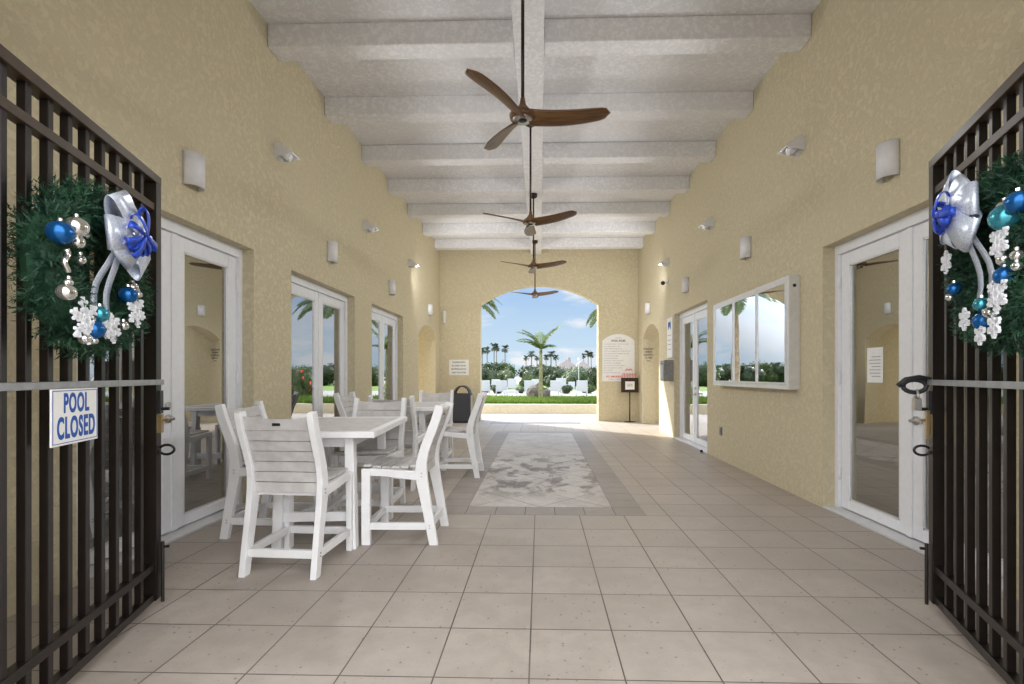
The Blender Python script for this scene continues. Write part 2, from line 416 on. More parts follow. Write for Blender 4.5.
# ------------------------------------------------------------------ glass doors
def pane_leaf(parent, X, s, y0, y1, z0, z1, st, handle_y=None, handle_w=.1):
    # leaf in the plane x=X; s=+1 means the hall is at smaller x (right wall)
    t = .045; top, bot = .115, .09
    xa, xb = sorted((X, X+s*t))
    lf = MB()
    lf.box((xa, y0, z0), (xb, y0+st, z1), bev=.004); lf.box((xa, y1-st, z0), (xb, y1, z1), bev=.004)
    lf.box((xa, y0+st, z1-top), (xb, y1-st, z1), bev=.004); lf.box((xa, y0+st, z0), (xb, y1-st, z0+bot), bev=.004)
    lo = lf.build('door_leaf', 'white_frame', parent)
    MB().box((X+s*.018, y0+st-.005, z0+bot-.005), (X+s*.028, y1-st+.005, z1-top+.005)).build('glass_pane', 'glass', lo)
    bd = MB(); xo = sorted((X+s*.006, X+s*.016))
    a, b, c, e = y0+st, y1-st, z0+bot, z1-top
    bd.box((xo[0], a, c), (xo[1], a+.014, e)); bd.box((xo[0], b-.014, c), (xo[1], b, e)); bd.box((xo[0], a, c), (xo[1], b, c+.014)); bd.box((xo[0], a, e-.014), (xo[1], b, e))
    bd.build('glazing_bead', 'alu', lo)
    return lo
def lever(parent, X, s, y, z, dirn=1):
    h = MB(); h.tube([(X, y, z), (X-s*.014, y, z)], .033, 16); h.tube([(X, y, z), (X-s*.055, y, z)], .011, 10)
    h.tube([(X-s*.052, y, z), (X-s*.055, y+dirn*.05, z+.004), (X-s*.05, y+dirn*.115, z-.004)], .009, 8)
    h.build('lever_handle', 'steel', parent, True)
    l = MB(); l.tube([(X, y, z+.105), (X-s*.018, y, z+.105)], .027, 16); l.box((X-s*.018, y-.004, z+.09), (X-s*.036, y+.004, z+.12))
    l.build('deadbolt', 'steel', parent)
def french_door(n, s, Xw, Xd, y0, y1, z1, ysplit, handle_leaf, hinge_far=True):
    f = MB(); j = .055
    xa, xb = sorted((Xd-s*.03, Xd+s*.11))
    f.box((xa, y0-.001, 0), (xb, y0+j, z1)); f.box((xa, y1-j, 0), (xb, y1+.001, z1)); f.box((xa, y0+j, z1-j*1.6), (xb, y1-j, z1))
    fr = struct(f.build('door_%d' % n, 'white_frame', bevel=.003))
    th = MB(); ta, tb = sorted((Xw-s*.0, Xd+s*.11)); th.box((ta, y0, 0), (tb, y1, .022), bev=.004); th.build('threshold', 'alu', fr)
    g = .003
    a = pane_leaf(fr, Xd, s, y0+j+g, ysplit-g, .03, z1-j*1.6-g, .115)
    b = pane_leaf(fr, Xd, s, ysplit+g, y1-j-g, .03, z1-j*1.6-g, .115)
    ast = MB(); u, v = sorted((Xd-s*.012, Xd)); ast.box((u, ysplit-.028, .03), (v, ysplit+.028, z1-j*1.6-g)); ast.build('astragal', 'white_frame', a)
    if handle_leaf == 'near': lever(a, Xd, s, ysplit-.065, .93, -1)
    elif handle_leaf == 'far': lever(b, Xd, s, ysplit+.065, .93, 1)
    for zz in (.35, 1.25, 2.15):
        for yy, lf in ((y0+j, a), (y1-j, b)):
            h = MB(); h.tube([(Xd-s*.014, yy, zz-.06), (Xd-s*.014, yy, zz+.06)], .011, 8); h.build('hinge', 'white_frame', lf, True)
    return fr
french_door(1, -1, XL, -2.94, 2.90, 4.74, 2.50, 3.87, 'near')
french_door(2, -1, XL, -2.94, 5.47, 7.37, 2.46, 6.47, None)
french_door(3, -1, XL, -2.94, 8.12, 9.98, 2.47, 9.10, 'far')
french_door(4, 1, XR, 2.85, 2.88, 4.79, 2.50, 3.865, 'near')
french_door(5, 1, XR, 2.85, 8.05, 10.02, 2.50, 9.15, 'near')
# ------------------------------------------------------------------ notice case
nc = empty('notice_case', (XR, 6.325, 1.12))
def ncb(name, mat, boxes, parent=nc, bev=.004):
    m = MB()
    for a, b in boxes: m.box(a, b, bev=bev)
    return m.build(name, mat, parent)
hw, hh, dp = 1.12, 1.20, .115
ncb('case_frame', 'alu', [((-dp, -hw, 0), (0, -hw+.055, hh)), ((-dp, hw-.055, 0), (0, hw, hh)), ((-dp, -hw+.055, 0), (0, hw-.055, .055)), ((-dp, -hw+.055, hh-.055), (0, hw-.055, hh))])
ncb('back_board', 'black', [((-.02, -hw+.05, .05), (-.002, hw-.05, hh-.05))], bev=0)
pw = (2*hw-.11)/3
for i in range(3):
    a = -hw+.055+i*pw
    o = ncb('door_frame', 'alu', [((-dp-.008, a, .055), (-dp+.02, a+.022, hh-.055)), ((-dp-.008, a+pw-.022, .055), (-dp+.02, a+pw, hh-.055)), ((-dp-.008, a+.022, .055), (-dp+.02, a+pw-.022, .075)), ((-dp-.008, a+.022, hh-.075), (-dp+.02, a+pw-.022, hh-.055))], bev=.002)
    ncb('glass_pane', 'case_glass', [((-dp+.002, a+.02, .073), (-dp+.008, a+pw-.02, hh-.073))], o, 0)
for y, z in ((-hw+.004, hh-.11), (-hw+.055+pw, .42), (-hw+.055+2*pw, .42), (-hw+.055+pw, .55)):
    l = MB()
    if y < -1.1: l.tube([(-dp*.5, -hw-.006, hh-.11), (-dp*.5, -hw+.002, hh-.11)], .018, 12); l.build('lock', 'black', nc); continue
    l.tube([(-dp-.016, y, z), (-dp, y, z)], .010, 10); l.build('lock', 'steel', nc)
tag(nc, 'large aluminium notice case with three reflective glass doors on right wall', 'notice case')
# small utility plate, door stop, grey box, white board
o = empty('outlet_plate', (XR, 7.44, .37)); MB().box((-.012, -.05, 0), (0, .05, .13), bev=.003).build('cover_plate', 'grey_box', o); MB().box((-.022, -.03, .02), (-.012, .03, .11), bev=.003).build('flip_lid', 'grey_box', o)
tag(o, 'small grey weatherproof outlet cover low on right wall', 'outlet')
o = empty('door_stop', (2.60, 8.00, 0)); MB().tube([(0, 0, 0), (0, 0, .03)], .03, 14).build('base', 'steel', o); MB().ball((0, 0, .045), .026, 2, (1, 1, 1.1)).build('rubber_bumper', 'black', o, True)
tag(o, 'small dome door stop on floor beside far right glass doors', 'door stop')
o = empty('fountain_box', (XR, 10.23, 1.15))
MB().box((-.19, -.17, 0), (0, .17, .43), bev=.012).build('casing', 'grey_box', o); MB().box((-.2, -.13, .05), (-.19, .13, .33), bev=.003).build('front_panel', 'rail_grey', o); MB().box((-.205, -.02, .35), (-.19, .02, .37)).build('latch', 'black', o)
tag(o, 'grey stainless steel box mounted on right wall beside far doors', 'wall box')
o = empty('white_wall_board', (XR, 10.27, 1.63)); MB().box((-.03, -.2, 0), (0, .2, .83), bev=.004).build('board', 'paper', o)
MB().prism([(-.10, .58), (.0, .66), (.10, .58), (.10, .74), (-.10, .74)], -.034, -.03, 'x').build('emblem', 'print_blue', o)
for zz in (.46, .36, .27, .17): MB().box((-.033, -.12, zz), (-.03, .12, zz+.012)).build('printed_line', 'print_grey', o)
tag(o, 'tall white printed board on right wall above the steel box', 'sign')
# ------------------------------------------------------------------ sconces, hooded spots, camera
def sconce_proto():
    r = empty('wall_sconce', (0, 0, 0)); h, a, p = .265, .090, .098
    th = [PI*i/16 for i in range(17)]
    out = [(-a*math.cos(t), p*math.sin(t)**.8) for t in th]; inn = [(-(a-.008)*math.cos(t), (p-.008)*math.sin(t)**.8) for t in th]
    MB().strip(out, inn, 0, h, 'z').build('shade', 'sconce', r, True)
    MB().box((-.05, 0, .08), (.05, .03, .2), bev=.005).build('back_plate', 'white_frame', r)
    m = MB(); m.tube([(0, .052, .075), (0, .052, .2)], .022, 12); m.build('lamp', 'paper', r, True)
    MB().box((-.07, .01, .135), (.07, .075, .139)).build('baffle', 'sconce', r)
    return r
sp = sconce_proto(); first = True
words = {3.87: 'nearest', 6.48: 'second', 9.12: 'third', 12.30: 'last'}
for side, X, rz in (('left', XL, -PI/2), ('right', XR, PI/2)):
    for y in (3.87, 6.48, 9.12, 12.30):
        o = sp if first else dup(sp); first = False
        o.location = (X, y, 2.775 if side == 'left' else 2.79); o.rotation_euler = (0, 0, rz)
        where = {3.87: 'nearest to the gate', 6.48: 'second from the gate', 9.12: 'third from the gate', 12.30: 'farthest, above the small side arch'}[y]
        tag(o, 'white half-round wall sconce on %s wall, %s' % (side, where), 'wall light', 'white wall sconces')
o = dup(sp); o.location = (XL+.13, YB, 2.71); o.rotation_euler = (0, 0, PI); o.scale = (.5, .7, 1.35)
tag(o, 'narrow white wall light in the far left corner beside back wall', 'wall light')
def hood_proto():
    r = empty('hooded_spotlight', (0, 0, 0))
    m = MB(); pr = [(0, .0), (.0, .13), (.05, .13), (.21, .0), (.19, -.012), (.05, .085), (.02, .085), (.02, 0)]
    m.strip([(0, -.02), (.0, .12), (.06, .13), (.20, .02)], [(.012, -.02), (.012, .108), (.056, .117), (.192, .01)], -.085, .085, 'x')
    for sx in (-.085, .079): m.prism([(0, -.02), (0, .12), (.06, .13), (.20, .02), (.12, .0)], sx, sx+.006, 'x')
    m.build('hood', 'sconce', r)
    m = MB(); m.tube([(0, .03, .05), (0, .13, .0)], [.03, .045], 14); m.build('lamp_head', 'white_frame', r, True)
    m = MB(); m.tube([(0, .131, -.0005), (0, .137, -.0035)], .036, 14); m.build('lens', 'alu', r)
    MB().tube([(0, 0, .05), (0, .02, .05)], .05, 16).build('mounting_plate', 'sconce', r)
    ld = bpy.data.lights.new('fill_light', 'SPOT'); ld.energy = FILL_W; ld.spot_size = R(172); ld.spot_blend = 1; ld.shadow_soft_size = .14; ld.color = (.97, .98, 1)  # fill lamp added to brighten the hall, not the fixture's own light
    lo = bpy.data.objects.new('fill_light', ld); C.objects.link(lo); lo.parent = r; lo.location = (0, .20, -.07)
    lo.rotation_euler = Vector((0, -1, .35)).to_track_quat('Z', 'Y').to_euler()
    return r
hp = hood_proto(); first = True
for side, X, rz in (('left', XL, -PI/2), ('right', XR, PI/2)):
    for y in (5.19, 7.82, 10.45):
        o = hp if first else dup(hp); first = False
        o.location = (X, y, 3.60); o.rotation_euler = (0, 0, rz)
        where = {5.19: 'nearest the gates', 7.82: 'middle one of its row', 10.45: 'farthest of its row'}[y]
        if y > 10:                       # added fill of the farthest pair is stronger, aimed at the back wall
            lt = [k_ for k_ in kids(o) if k_.type == 'LIGHT'][0]; lt.data = lt.data.copy(); lt.data.energy = FILL_W*1.2
            lt.rotation_euler = Vector((.9 if side == 'left' else -.9, -1, .25)).to_track_quat('Z', 'Y').to_euler()
        tag(o, 'small white hooded spotlight high on %s wall, %s' % (side, where), 'spotlight', 'hooded spotlights')
o = empty('security_camera', (XR, 10.48, 3.24))
MB().tube([(0, 0, 0), (-.02, 0, 0)], .05, 14).build('mount', 'white_frame', o); MB().tube([(-.01, 0, 0), (-.09, -.02, -.02)], .014, 8).build('arm', 'white_frame', o)
MB().ball((-.12, -.03, -.025), .048, 2).build('dome', 'black', o, True)
tag(o, 'black dome security camera below the farthest spotlight on right wall', 'camera')
# ------------------------------------------------------------------ ceiling fans
def fan_proto():
    r = empty('ceiling_fan', (0, 0, 0))
    m = MB(); m.tube([(0, 0, .08), (0, 0, 1.30)], .0135, 12); m.build('downrod', 'rod', r, True)
    m = MB(); m.tube([(0, 0, 1.265), (0, 0, 1.29), (0, 0, 1.345)], [.03, .068, .072], 20); m.build('canopy', 'rod', r, True)
    m = MB(); m.tube([(0, 0, .155), (0, 0, .10), (0, 0, .055), (0, 0, .02)], [.016, .026, .06, .105], 24); m.tube([(0, 0, .02), (0, 0, -.01)], [.105, .10], 24); m.build('motor_hub', 'wood', r, True)
    m = MB(); m.tube([(0, 0, -.0105), (0, 0, -.022)], [.078, .070], 28); m.build('hub_ring', 'steel', r, True)
    m = MB(); m.tube([(0, 0, -.0225), (0, 0, -.03)], [.036, .026], 20); m.build('centre_cap', 'rod', r, True)
    N = 18; K = 10
    for b in range(3):
        a = b*2*PI/3
        m = MB(); rings = []
        for i in range(N+1):
            t = i/N; rr = .05+.63*t
            wd = .060+.018*math.sin(PI*min(1, t*1.0)) if t < .2 else 0
            wd = .050*(1-t)**3+.076*math.sin(PI*min(.62, .08+t*.62))**.9
            if t > .86: wd *= math.sqrt(max(.0, 1-((t-.86)/.14)**2))*.96+.04
            tw = -R(20*(1-t)**1.5+12)
            sweep = .035*math.sin(PI*t)*(1-t*.4); z = .022*t*t
            th = .013*(1-.6*t)
            ring = []
            for k in range(K):
                q = 2*PI*k/K; u = wd*math.cos(q); v = th*math.sin(q)
                ring.append(m.bm.verts.new((rr, sweep+u*math.cos(tw)-v*math.sin(tw), z+u*math.sin(tw)+v*math.cos(tw))))
            rings.append(ring)
        for r0, r1 in zip(rings, rings[1:]):
            for k in range(K): m.bm.faces.new((r0[k], r0[(k+1) % K], r1[(k+1) % K], r1[k]))
        m.bm.faces.new(rings[0][::-1]); m.bm.faces.new(rings[-1])
        o = m.build('blade', 'wood', r, True); o.rotation_euler = (0, 0, a)
    return r
fp = fan_proto()
for i, (x, y, rz, lab) in enumerate(((-.135, 3.84, -1, 'brown three-blade ceiling fan nearest the gates on long downrod'), (-.125, 6.49, -31, 'brown three-blade ceiling fan second from the gates'), (-.12, 9.13, -29, 'brown three-blade ceiling fan third from the gates, before the back wall'), (-.125, 12.30, -33, 'farthest brown ceiling fan silhouetted against sky in the big arch'))):
    o = fp if i == 0 else dup(fp)
    o.location = (x, y, 3.285); o.rotation_euler = (0, 0, R(rz)); tag(o, lab, 'ceiling fan', 'ceiling fans along the centre beam')
# ------------------------------------------------------------------ furniture
def chair_proto():
    r = empty('dining_chair', (0, 0, 0)); hx, t = .225, .038
    cl = [(-.255, 0), (-.237, .10), (-.212, .24), (-.185, .38), (-.168, .47), (-.160, .55), (-.163, .62), (-.180, .70), (-.208, .78), (-.240, .86), (-.270, .94), (-.290, 1.01), (-.296, 1.045)]
    wd = [.066, .068, .072, .078, .086, .088, .078, .072, .070, .069, .068, .066, .060]
    def prof(off):
        out = []
        for i, (y, z) in enumerate(cl):
            a = Vector(cl[max(i-1, 0)]); b = Vector(cl[min(i+1, len(cl)-1)]); d_ = (b-a).normalized(); n_ = Vector((-d_.y, d_.x))
            p = Vector((y, z))+n_*off*wd[i]/2
            if i == 0: p.y = 0
            out.append((p.x, p.y))
        return out
    for s in (-1, 1):
        x = s*hx
        MB().strip(prof(1), prof(-1), x-t/2, x+t/2, 'x').build('rear_leg', 'white_plastic', r, bevel=.004)
        MB().box((x-t/2, .222, 0), (x+t/2, .287, .572)).build('front_leg', 'white_plastic', r, bevel=.004)
        m = MB(); m.strip([(-.13, .555), (0, .562), (.12, .570), (.222, .575)], [(-.13, .488), (0, .500), (.12, .515), (.222, .52)], x-t/2+.002, x+t/2-.002, 'x'); m.build('side_rail', 'white_plastic', r, bevel=.003)
        m = MB(); m.box((x-t/2+.004, -.195, .115), (x+t/2-.004, .222, .167)); m.build('side_stretcher', 'white_plastic', r, bevel=.003)
        m = MB()
        for z in (.13, .15): m.tube([(x+s*t/2, -.225, z), (x+s*(t/2+.004), -.225, z)], .006, 8)
        for z in (.515, .54): m.tube([(x+s*t/2, -.165, z), (x+s*(t/2+.004), -.165, z)], .006, 8)
        m.build('bolt', 'steel', r)
    MB().box((-hx+t/2, .235, .115), (hx-t/2, .27, .167)).build('front_stretcher', 'white_plastic', r, bevel=.003)
    MB().box((-hx+t/2, -.243, .115), (hx-t/2, -.212, .167)).build('rear_stretcher', 'white_plastic', r, bevel=.003)
    MB().box((-hx+t/2, .238, .505), (hx-t/2, .27, .563)).build('front_rail', 'white_plastic', r, bevel=.003)
    MB().box((-hx+t/2, -.15, .49), (hx-t/2, -.12, .545)).build('rear_rail', 'white_plastic', r, bevel=.003)
    m = MB(); n = 6; y = -.135; wv = (.290+.135)/n
    for i in range(n):
        z = .566+.016*((i-2.3)/3)**2
        m.box((-hx+t/2+.001 if 0 < 1 else 0, y+.004, z), (hx-t/2-.001, y+wv-.004, z+.019), bev=.003); y += wv
    m.build('seat', 'grey_slat', r)
    def at(z):
        for (y0, z0), (y1, z1) in zip(cl, cl[1:]):
            if z <= z1: return y0+(y1-y0)*(z-z0)/(z1-z0)
        return cl[-1][0]
    m = MB(); z = .512; hs = [.069]*6+[.092]
    for i, h in enumerate(hs):
        ya, yb = at(z+.002), at(z+h-.002)
        nn = 8 if i == 6 else 1
        for q in range(nn):
            xa = -hx+t/2+.0005+(2*hx-t-.001)*q/nn; xb = -hx+t/2+.0005+(2*hx-t-.001)*(q+1)/nn
            def dz(x): return -.016*(1-(x/.205)**2) if i == 6 else 0
            z0 = z+.003
            v = []
            for yo in (-.011, .011):
                v.append([m.bm.verts.new(p) for p in ((xa, ya+yo, z0), (xb, ya+yo, z0), (xb, yb+yo, z+h-.003+dz(xb)), (xa, yb+yo, z+h-.003+dz(xa)))])
            f, b_ = v
            m.bm.faces.new(f[::-1]); m.bm.faces.new(b_); 
            for k_ in range(4):
                if nn > 1 and ((k_ == 1 and q < nn-1) or (k_ == 3 and q > 0)): continue
                m.bm.faces.new((f[k_], f[(k_+1) % 4], b_[(k_+1) % 4], b_[k_]))
        z += h
    bmesh.ops.remove_doubles(m.bm, verts=m.bm.verts, dist=.0001)
    m.build('backrest', 'grey_slat', r)
    yb = at(.965)
    MB().box((-.025, yb-.016, .957), (.025, yb-.011, .975), rot=Matrix.Rotation(R(0), 3, 'X')).build('maker_plate', 'black', r)
    return r
cp = chair_proto()
chairs = [(-1.63, 3.315, -3, 'chair at near end of front table, back to the gates'),
          (-2.185, 3.985, -94, 'chair between front table and left glass doors'),
          (-1.055, 3.905, 91, 'chair on open floor side of front table'),
          (-1.575, 4.575, 183, 'chair tucked in at far end of front table'),
          (-1.63, 5.67, -2, 'chair at near end of the farther table'),
          (-2.29, 6.42, -93, 'chair on the wall side of the farther table'),
          (-1.03, 6.30, 90, 'chair on patterned floor side of farther table'),
          (-1.56, 7.15, 182, 'chair at far end of farther table before the bin')]
for i, (x, y, rz, lab) in enumerate(chairs):
    o = cp if i == 0 else dup(cp)
    o.location = (x, y, 0); o.rotation_euler = (0, 0, R(rz)); tag(o, 'white and grey slatted '+lab, 'chair', 'slatted counter chairs')
    o.scale = (1.04, 1, 1)
def table_proto():
    r = empty('dining_table', (0, 0, 0)); W, L, H = .46, .645, .872
    m = MB(); n = 8; x = -W+.06; w_ = (2*W-.12)/n
    for i in range(n): m.box((x+.0025, -L+.06, H-.026), (x+w_-.0025, L-.06, H-.002), bev=.002); x += w_
    m.build('tabletop_slats', 'grey_slat', r)
    m = MB(); m.box((-W, -L, H-.045), (W, -L+.06, H), bev=.004); m.box((-W, L-.06, H-.045), (W, L, H), bev=.004); m.box((-W, -L+.06, H-.045), (-W+.06, L-.06, H), bev=.004); m.box((W-.06, -L+.06, H-.045), (W, L-.06, H), bev=.004)
    m.build('tabletop_frame', 'white_plastic', r)
    m = MB(); a, b = W-.215, L-.16
    m.box((-a, -b-.015, H-.125), (a, -b+.015, H-.045)); m.box((-a, b-.015, H-.125), (a, b+.015, H-.045)); m.box((-a-.015, -b, H-.125), (-a+.015, b, H-.045)); m.box((a-.015, -b, H-.125), (a+.015, b, H-.045))
    m.build('apron', 'white_plastic', r)
    for sx in (-1, 1):
        for sy in (-1, 1):
            x, y = sx*a, sy*b
            m = MB(); v = []
            for z, e in ((0, .045), (H-.045, 0)):
                v.append([(x+sx*e*.5+p*.033, y+sy*e*.3+q*.04, z) for p, q in ((-1, -1), (1, -1), (1, 1), (-1, 1))])
            A = [m.bm.verts.new(p) for p in v[0]]; B = [m.bm.verts.new(p) for p in v[1]]
            m.bm.faces.new(A[::-1]); m.bm.faces.new(B)
            for k_ in range(4): m.bm.faces.new((A[k_], A[(k_+1) % 4], B[(k_+1) % 4], B[k_]))
            m.build('leg', 'white_plastic', r, bevel=.004)
    for sy in (-1, 1): MB().box((-a, sy*b-.018, .20), (a, sy*b+.018, .27)).build('stretcher', 'white_plastic', r, bevel=.003)
    MB().box((-.035, -b, .215), (.035, b, .255)).build('centre_stretcher', 'white_plastic', r, bevel=.003)
    return r
tp = table_proto(); tp.location = (-1.69, 4.065, 0); tp.rotation_euler = (0, 0, R(5.0))
tag(tp, 'white framed grey slatted dining table nearest the gates with four chairs', 'table', 'slatted dining tables')
t2 = dup(tp); t2.location = (-1.76, 6.68, 0); t2.rotation_euler = (0, 0, R(2))
tag(t2, 'white framed grey slatted dining table farther back near the side doors', 'table', 'slatted dining tables')
# ------------------------------------------------------------------ gates (local x runs from hinge to free end)
def gate(name, hinge, free, H, mirror, label):
    hx, hy = hinge; v = Vector((free[0]-hx, free[1]-hy)); L = v.length
    r = empty(name, (hx, hy, 0), math.atan2(v.y, v.x))
    r.location.z = 0
    hall = -1 if mirror else 1          # side of the gate that faces the hall centre, local y = -hall... see below
    b0 = .05
    def bx(nm, mat, a, b, par=r, bev=.002): return MB().box(a, b, bev=bev).build(nm, mat, par)
    bx('hinge_stile', 'iron', (0, -.03, b0), (.055, .03, H))
    bx('free_stile', 'iron', (L-.06, -.03, b0), (L, .03, H))
    bx('top_rail', 'bronze_rail', (.0, -.031, H), (L, .031, H+.045))
    bx('upper_rail', 'bronze_rail', (.055, -.022, H-.155), (L-.06, .022, H-.115))
    bx('lower_rail', 'iron', (.055, -.022, .215), (L-.06, .022, .255))
    bx('bottom_rail', 'iron', (.055, -.022, b0), (L-.06, .022, b0+.04))
    n = round((L-.115)/.1127)
    for i in range(1, n):
        x = .055+(L-.115)*i/n
        bx('picket', 'iron', (x-.015, -.015, b0+.04), (x+.015, .015, H))
    s = -1 if not mirror else 1   # local y sign towards the hall interior centre line
    bx('push_bar', 'rail_grey', (.0, s*.031, 1.222), (L-.035, s*.058, 1.250))
    m = MB(); m.box((L-.05, s*.031, 1.065), (L-.012, s*.045, 1.19)); m.tube([(L-.03, s*.045, 1.09), (L-.03, s*.08, 1.09)], .009, 10); m.build('latch', 'black', r)
    m = MB(); m.tube([(L-.03, s*.03, 1.03), (L-.03, s*.075, 1.03)], .008, 8); m.box((L-.05, s*.03, .96), (L-.02, s*.05, 1.06)); m.build('strike', 'brass', r)
    m = MB(); pts = [(L-.03, s*(.068+.036*math.cos(q)), .865+.026*math.sin(q)) for q in [PI*1.0+2*PI*i/14*.92 for i in range(15)]]; m.tube(pts, .007, 6); m.build('ring_pull', 'iron', r, True)
    m = MB(); m.tube([(L-.02, s*.045, .03), (L-.02, s*.045, .36)], .009, 8); m.tube([(L-.02, s*.045, .33), (L-.02, s*.075, .33)], .008, 8); m.build('drop_bolt', 'iron', r)
    for z in (.35, 1.2, 2.1): MB().tube([(-.012, 0, z-.06), (-.012, 0, z+.06)], .014, 8).build('hinge', 'iron', r)
    tag(r, label, 'gate', 'open metal gates')
    return r, L, s
gl, GLL, sL = gate('metal_gate', (-1.665, 1.10), (-2.125, 2.66), 2.32, False, 'tall dark metal picket gate standing open at left with pool sign')
gr, GRL, sR = gate('metal_gate', (1.535, 1.10), (2.150, 2.735), 2.395, True, 'tall dark metal picket gate standing open at right with padlock')
for x, y, nm in ((-1.665, 1.10, 'left'), (1.535, 1.10, 'right')):
    sg = -1 if x < 0 else 1
    o = empty('gate_post', (x, y-.09, 0)); MB().box((-.05, -.05, 0), (.05, .05, 2.6), bev=.004).build('post', 'iron', o); MB().box((-.06, -.06, 2.6), (.06, .06, 2.62), bev=.004).build('cap', 'iron', o)
    tag(o, 'square dark metal post carrying the %s gate' % nm, 'post')
# padlock and lever on the right gate's free end
o = empty('padlock', gr.matrix_world.translation); o.rotation_euler = gr.rotation_euler; o.location = gr.location
m = MB(); x = GRL-.06; y = sR*.10
m.box((x-.03, y-.014, 1.085), (x+.03, y+.014, 1.15), bev=.004); m.build('lock_body', 'steel', o)
m = MB(); m.tube([(x+.02*math.cos(q), y, 1.15+.045*math.sin(q)) for q in [PI*i/8 for i in range(9)]], .006, 6); m.build('shackle', 'steel', o, True)
m = MB(); pts = [(x+.0, y+.01+.052*math.cos(q), 1.215+.034*math.sin(q)) for q in [2*PI*i/16 for i in range(17)]]; m.tube(pts, .012, 8); m.tube([(x, y-.06, 1.25), (x, y-.01, 1.262), (x, y+.05, 1.25), (x, y+.085, 1.215)], .014, 8); m.build('cable_loop', 'black', o, True)
m = MB(); m.box((x-.012, sR*.045, .93), (x+.012, sR*.06, 1.085), bev=.003); m.build('hasp', 'brass', o)
tag(o, 'steel padlock with black looped cable on right gate push bar', 'padlock')
# POOL CLOSED sign on the left gate: gate local frame x along gate, y=-: hall side
def gate_xy(g, px_ratio):   # distance along gate where X/Y equals ratio
    h = Vector(g.location[:2]); a = g.rotation_euler[2]; d_ = Vector((math.cos(a), math.sin(a)))
    return (px_ratio*h.y-h.x)/(d_.x-px_ratio*d_.y)
sa, sb = .655, .945
o = empty('pool_sign', gl.location); o.rotation_euler = gl.rotation_euler
sy_ = sL*.066
MB().box((sa, sy_-.004, 1.008), (sb, sy_+.002, 1.222), bev=.0015).build('board', 'paper', o)
mt = basis(((sa+sb)/2, sy_-.0045, 1.15), (1, 0, 0), (0, 0, 1)) if sL < 0 else basis(((sa+sb)/2, sy_+.0045, 1.15), (-1, 0, 0), (0, 0, 1))
text('sign_text', 'POOL', .100, 'print_blue', basis(((sa+sb)/2+.004, sy_-.0045, 1.168), (1, 0, 0), (0, 0, 1)), o, offset=.0030, fit=(.158, .078))
text('sign_text', 'CLOSED', .098, 'print_blue', basis(((sa+sb)/2+.004, sy_-.0045, 1.074), (1, 0, 0), (0, 0, 1)), o, offset=.0032, fit=(.236, .086))
m = MB(); y = sy_-.0046
for a, b in (((sa+.006, 1.016), (sa+.0085, 1.216)), ((sb-.0085, 1.016), (sb-.006, 1.216)), ((sa+.006, 1.016), (sb-.006, 1.0185)), ((sa+.006, 1.2135), (sb-.006, 1.216))): m.box((a[0], y-.0006, a[1]), (b[0], y+.0006, b[1]))
m.build('sign_border', 'print_blue', o)
tag(o, 'white rectangular sign with blue POOL CLOSED lettering hung on left gate', 'sign')
# ------------------------------------------------------------------ wreaths
def snowflake(c, r, nrm_y, par, tilt=0):
    m = MB(); c = Vector(c)
    for k in range(3):
        a = tilt+k*PI/3
        rot = Matrix.Rotation(a, 3, 'Y')
        m.box(c+Vector((-r, -.004, -.006)), c+Vector((r, .004, .006)), rot=rot, piv=c)
        for e in (-1, 1):
            for rr, ln in ((.62, .30), (.36, .24)):
                for q in (-1, 1):
                    p = c+rot @ Vector((e*r*rr, 0, 0))
                    rt = Matrix.Rotation(a+q*e*R(-55) if e > 0 else a+q*R(55), 3, 'Y')
                    m.box(p+Vector((0 if e > 0 else -r*ln, -.004, -.005)), p+Vector((r*ln if e > 0 else 0, .004, .005)), rot=rt, piv=p)
    m.tube([c+Vector((r*.3*math.cos(2*PI*i/6), 0, r*.3*math.sin(2*PI*i/6))) for i in range(7)], .005, 4)
    return m.build('snowflake', 'flake', par)
def wreath(gate_o, along, zc, s, mirror, seed, label, R0=.238):
    random.seed(seed)
    r = empty('wreath', (0, 0, 0)); r.rotation_euler = gate_o.rotation_euler
    a = gate_o.rotation_euler[2]
    off = .07
    p = Vector((gate_o.location.x, gate_o.location.y, zc))+Vector((math.cos(a)*along, math.sin(a)*along, 0))+Vector((-math.sin(a), math.cos(a), 0))*s*off
    r.location = p
    f = s                          # local y direction towards viewer
    m = MB()
    m.tube([(R0*math.cos(2*PI*i/40), 0, R0*math.sin(2*PI*i/40)) for i in range(41)],   .068, 10, cap=False)
    for i in range(2500):          # sprigs of needles
        q = random.uniform(0, 2*PI); ph = random.uniform(-PI, PI)
        er = Vector((math.cos(q), 0, math.sin(q))); ct = er*R0
        o_ = er*math.cos(ph)+Vector((0, f, 0))*abs(math.sin(ph))*(1 if random.random() < .72 else -.8)
        tn = Vector((-math.sin(q), 0, math.cos(q)))
        dr = (o_*.9+tn*random.uniform(-.9, .5)+Vector([random.uniform(-.3, .3) for _ in range(3)])).normalized()
        b = ct+o_*.055; ln = random.uniform(.045, .08)*(1.1 if math.cos(ph) > .3 else .85)
        pr = dr.orthogonal().normalized(); qx = dr.cross(pr)
        for j in range(11):
            t = j/10; c0 = b+dr*ln*t; an = random.uniform(0, 2*PI)
            sd = (pr*math.cos(an)+qx*math.sin(an)); tip = c0+(sd*.8+dr*.6)*.024
            wv = dr.cross(sd)*.0030
            m.bm.faces.new([m.bm.verts.new(v) for v in (c0-wv, c0+wv, tip)])
    m.build('greenery', 'needle', r, fix=False)
    mx = -1 if mirror else 1
    def P(x, z, dpt=.10): return Vector((x*mx, f*dpt, z))
    return r, P, f, mx
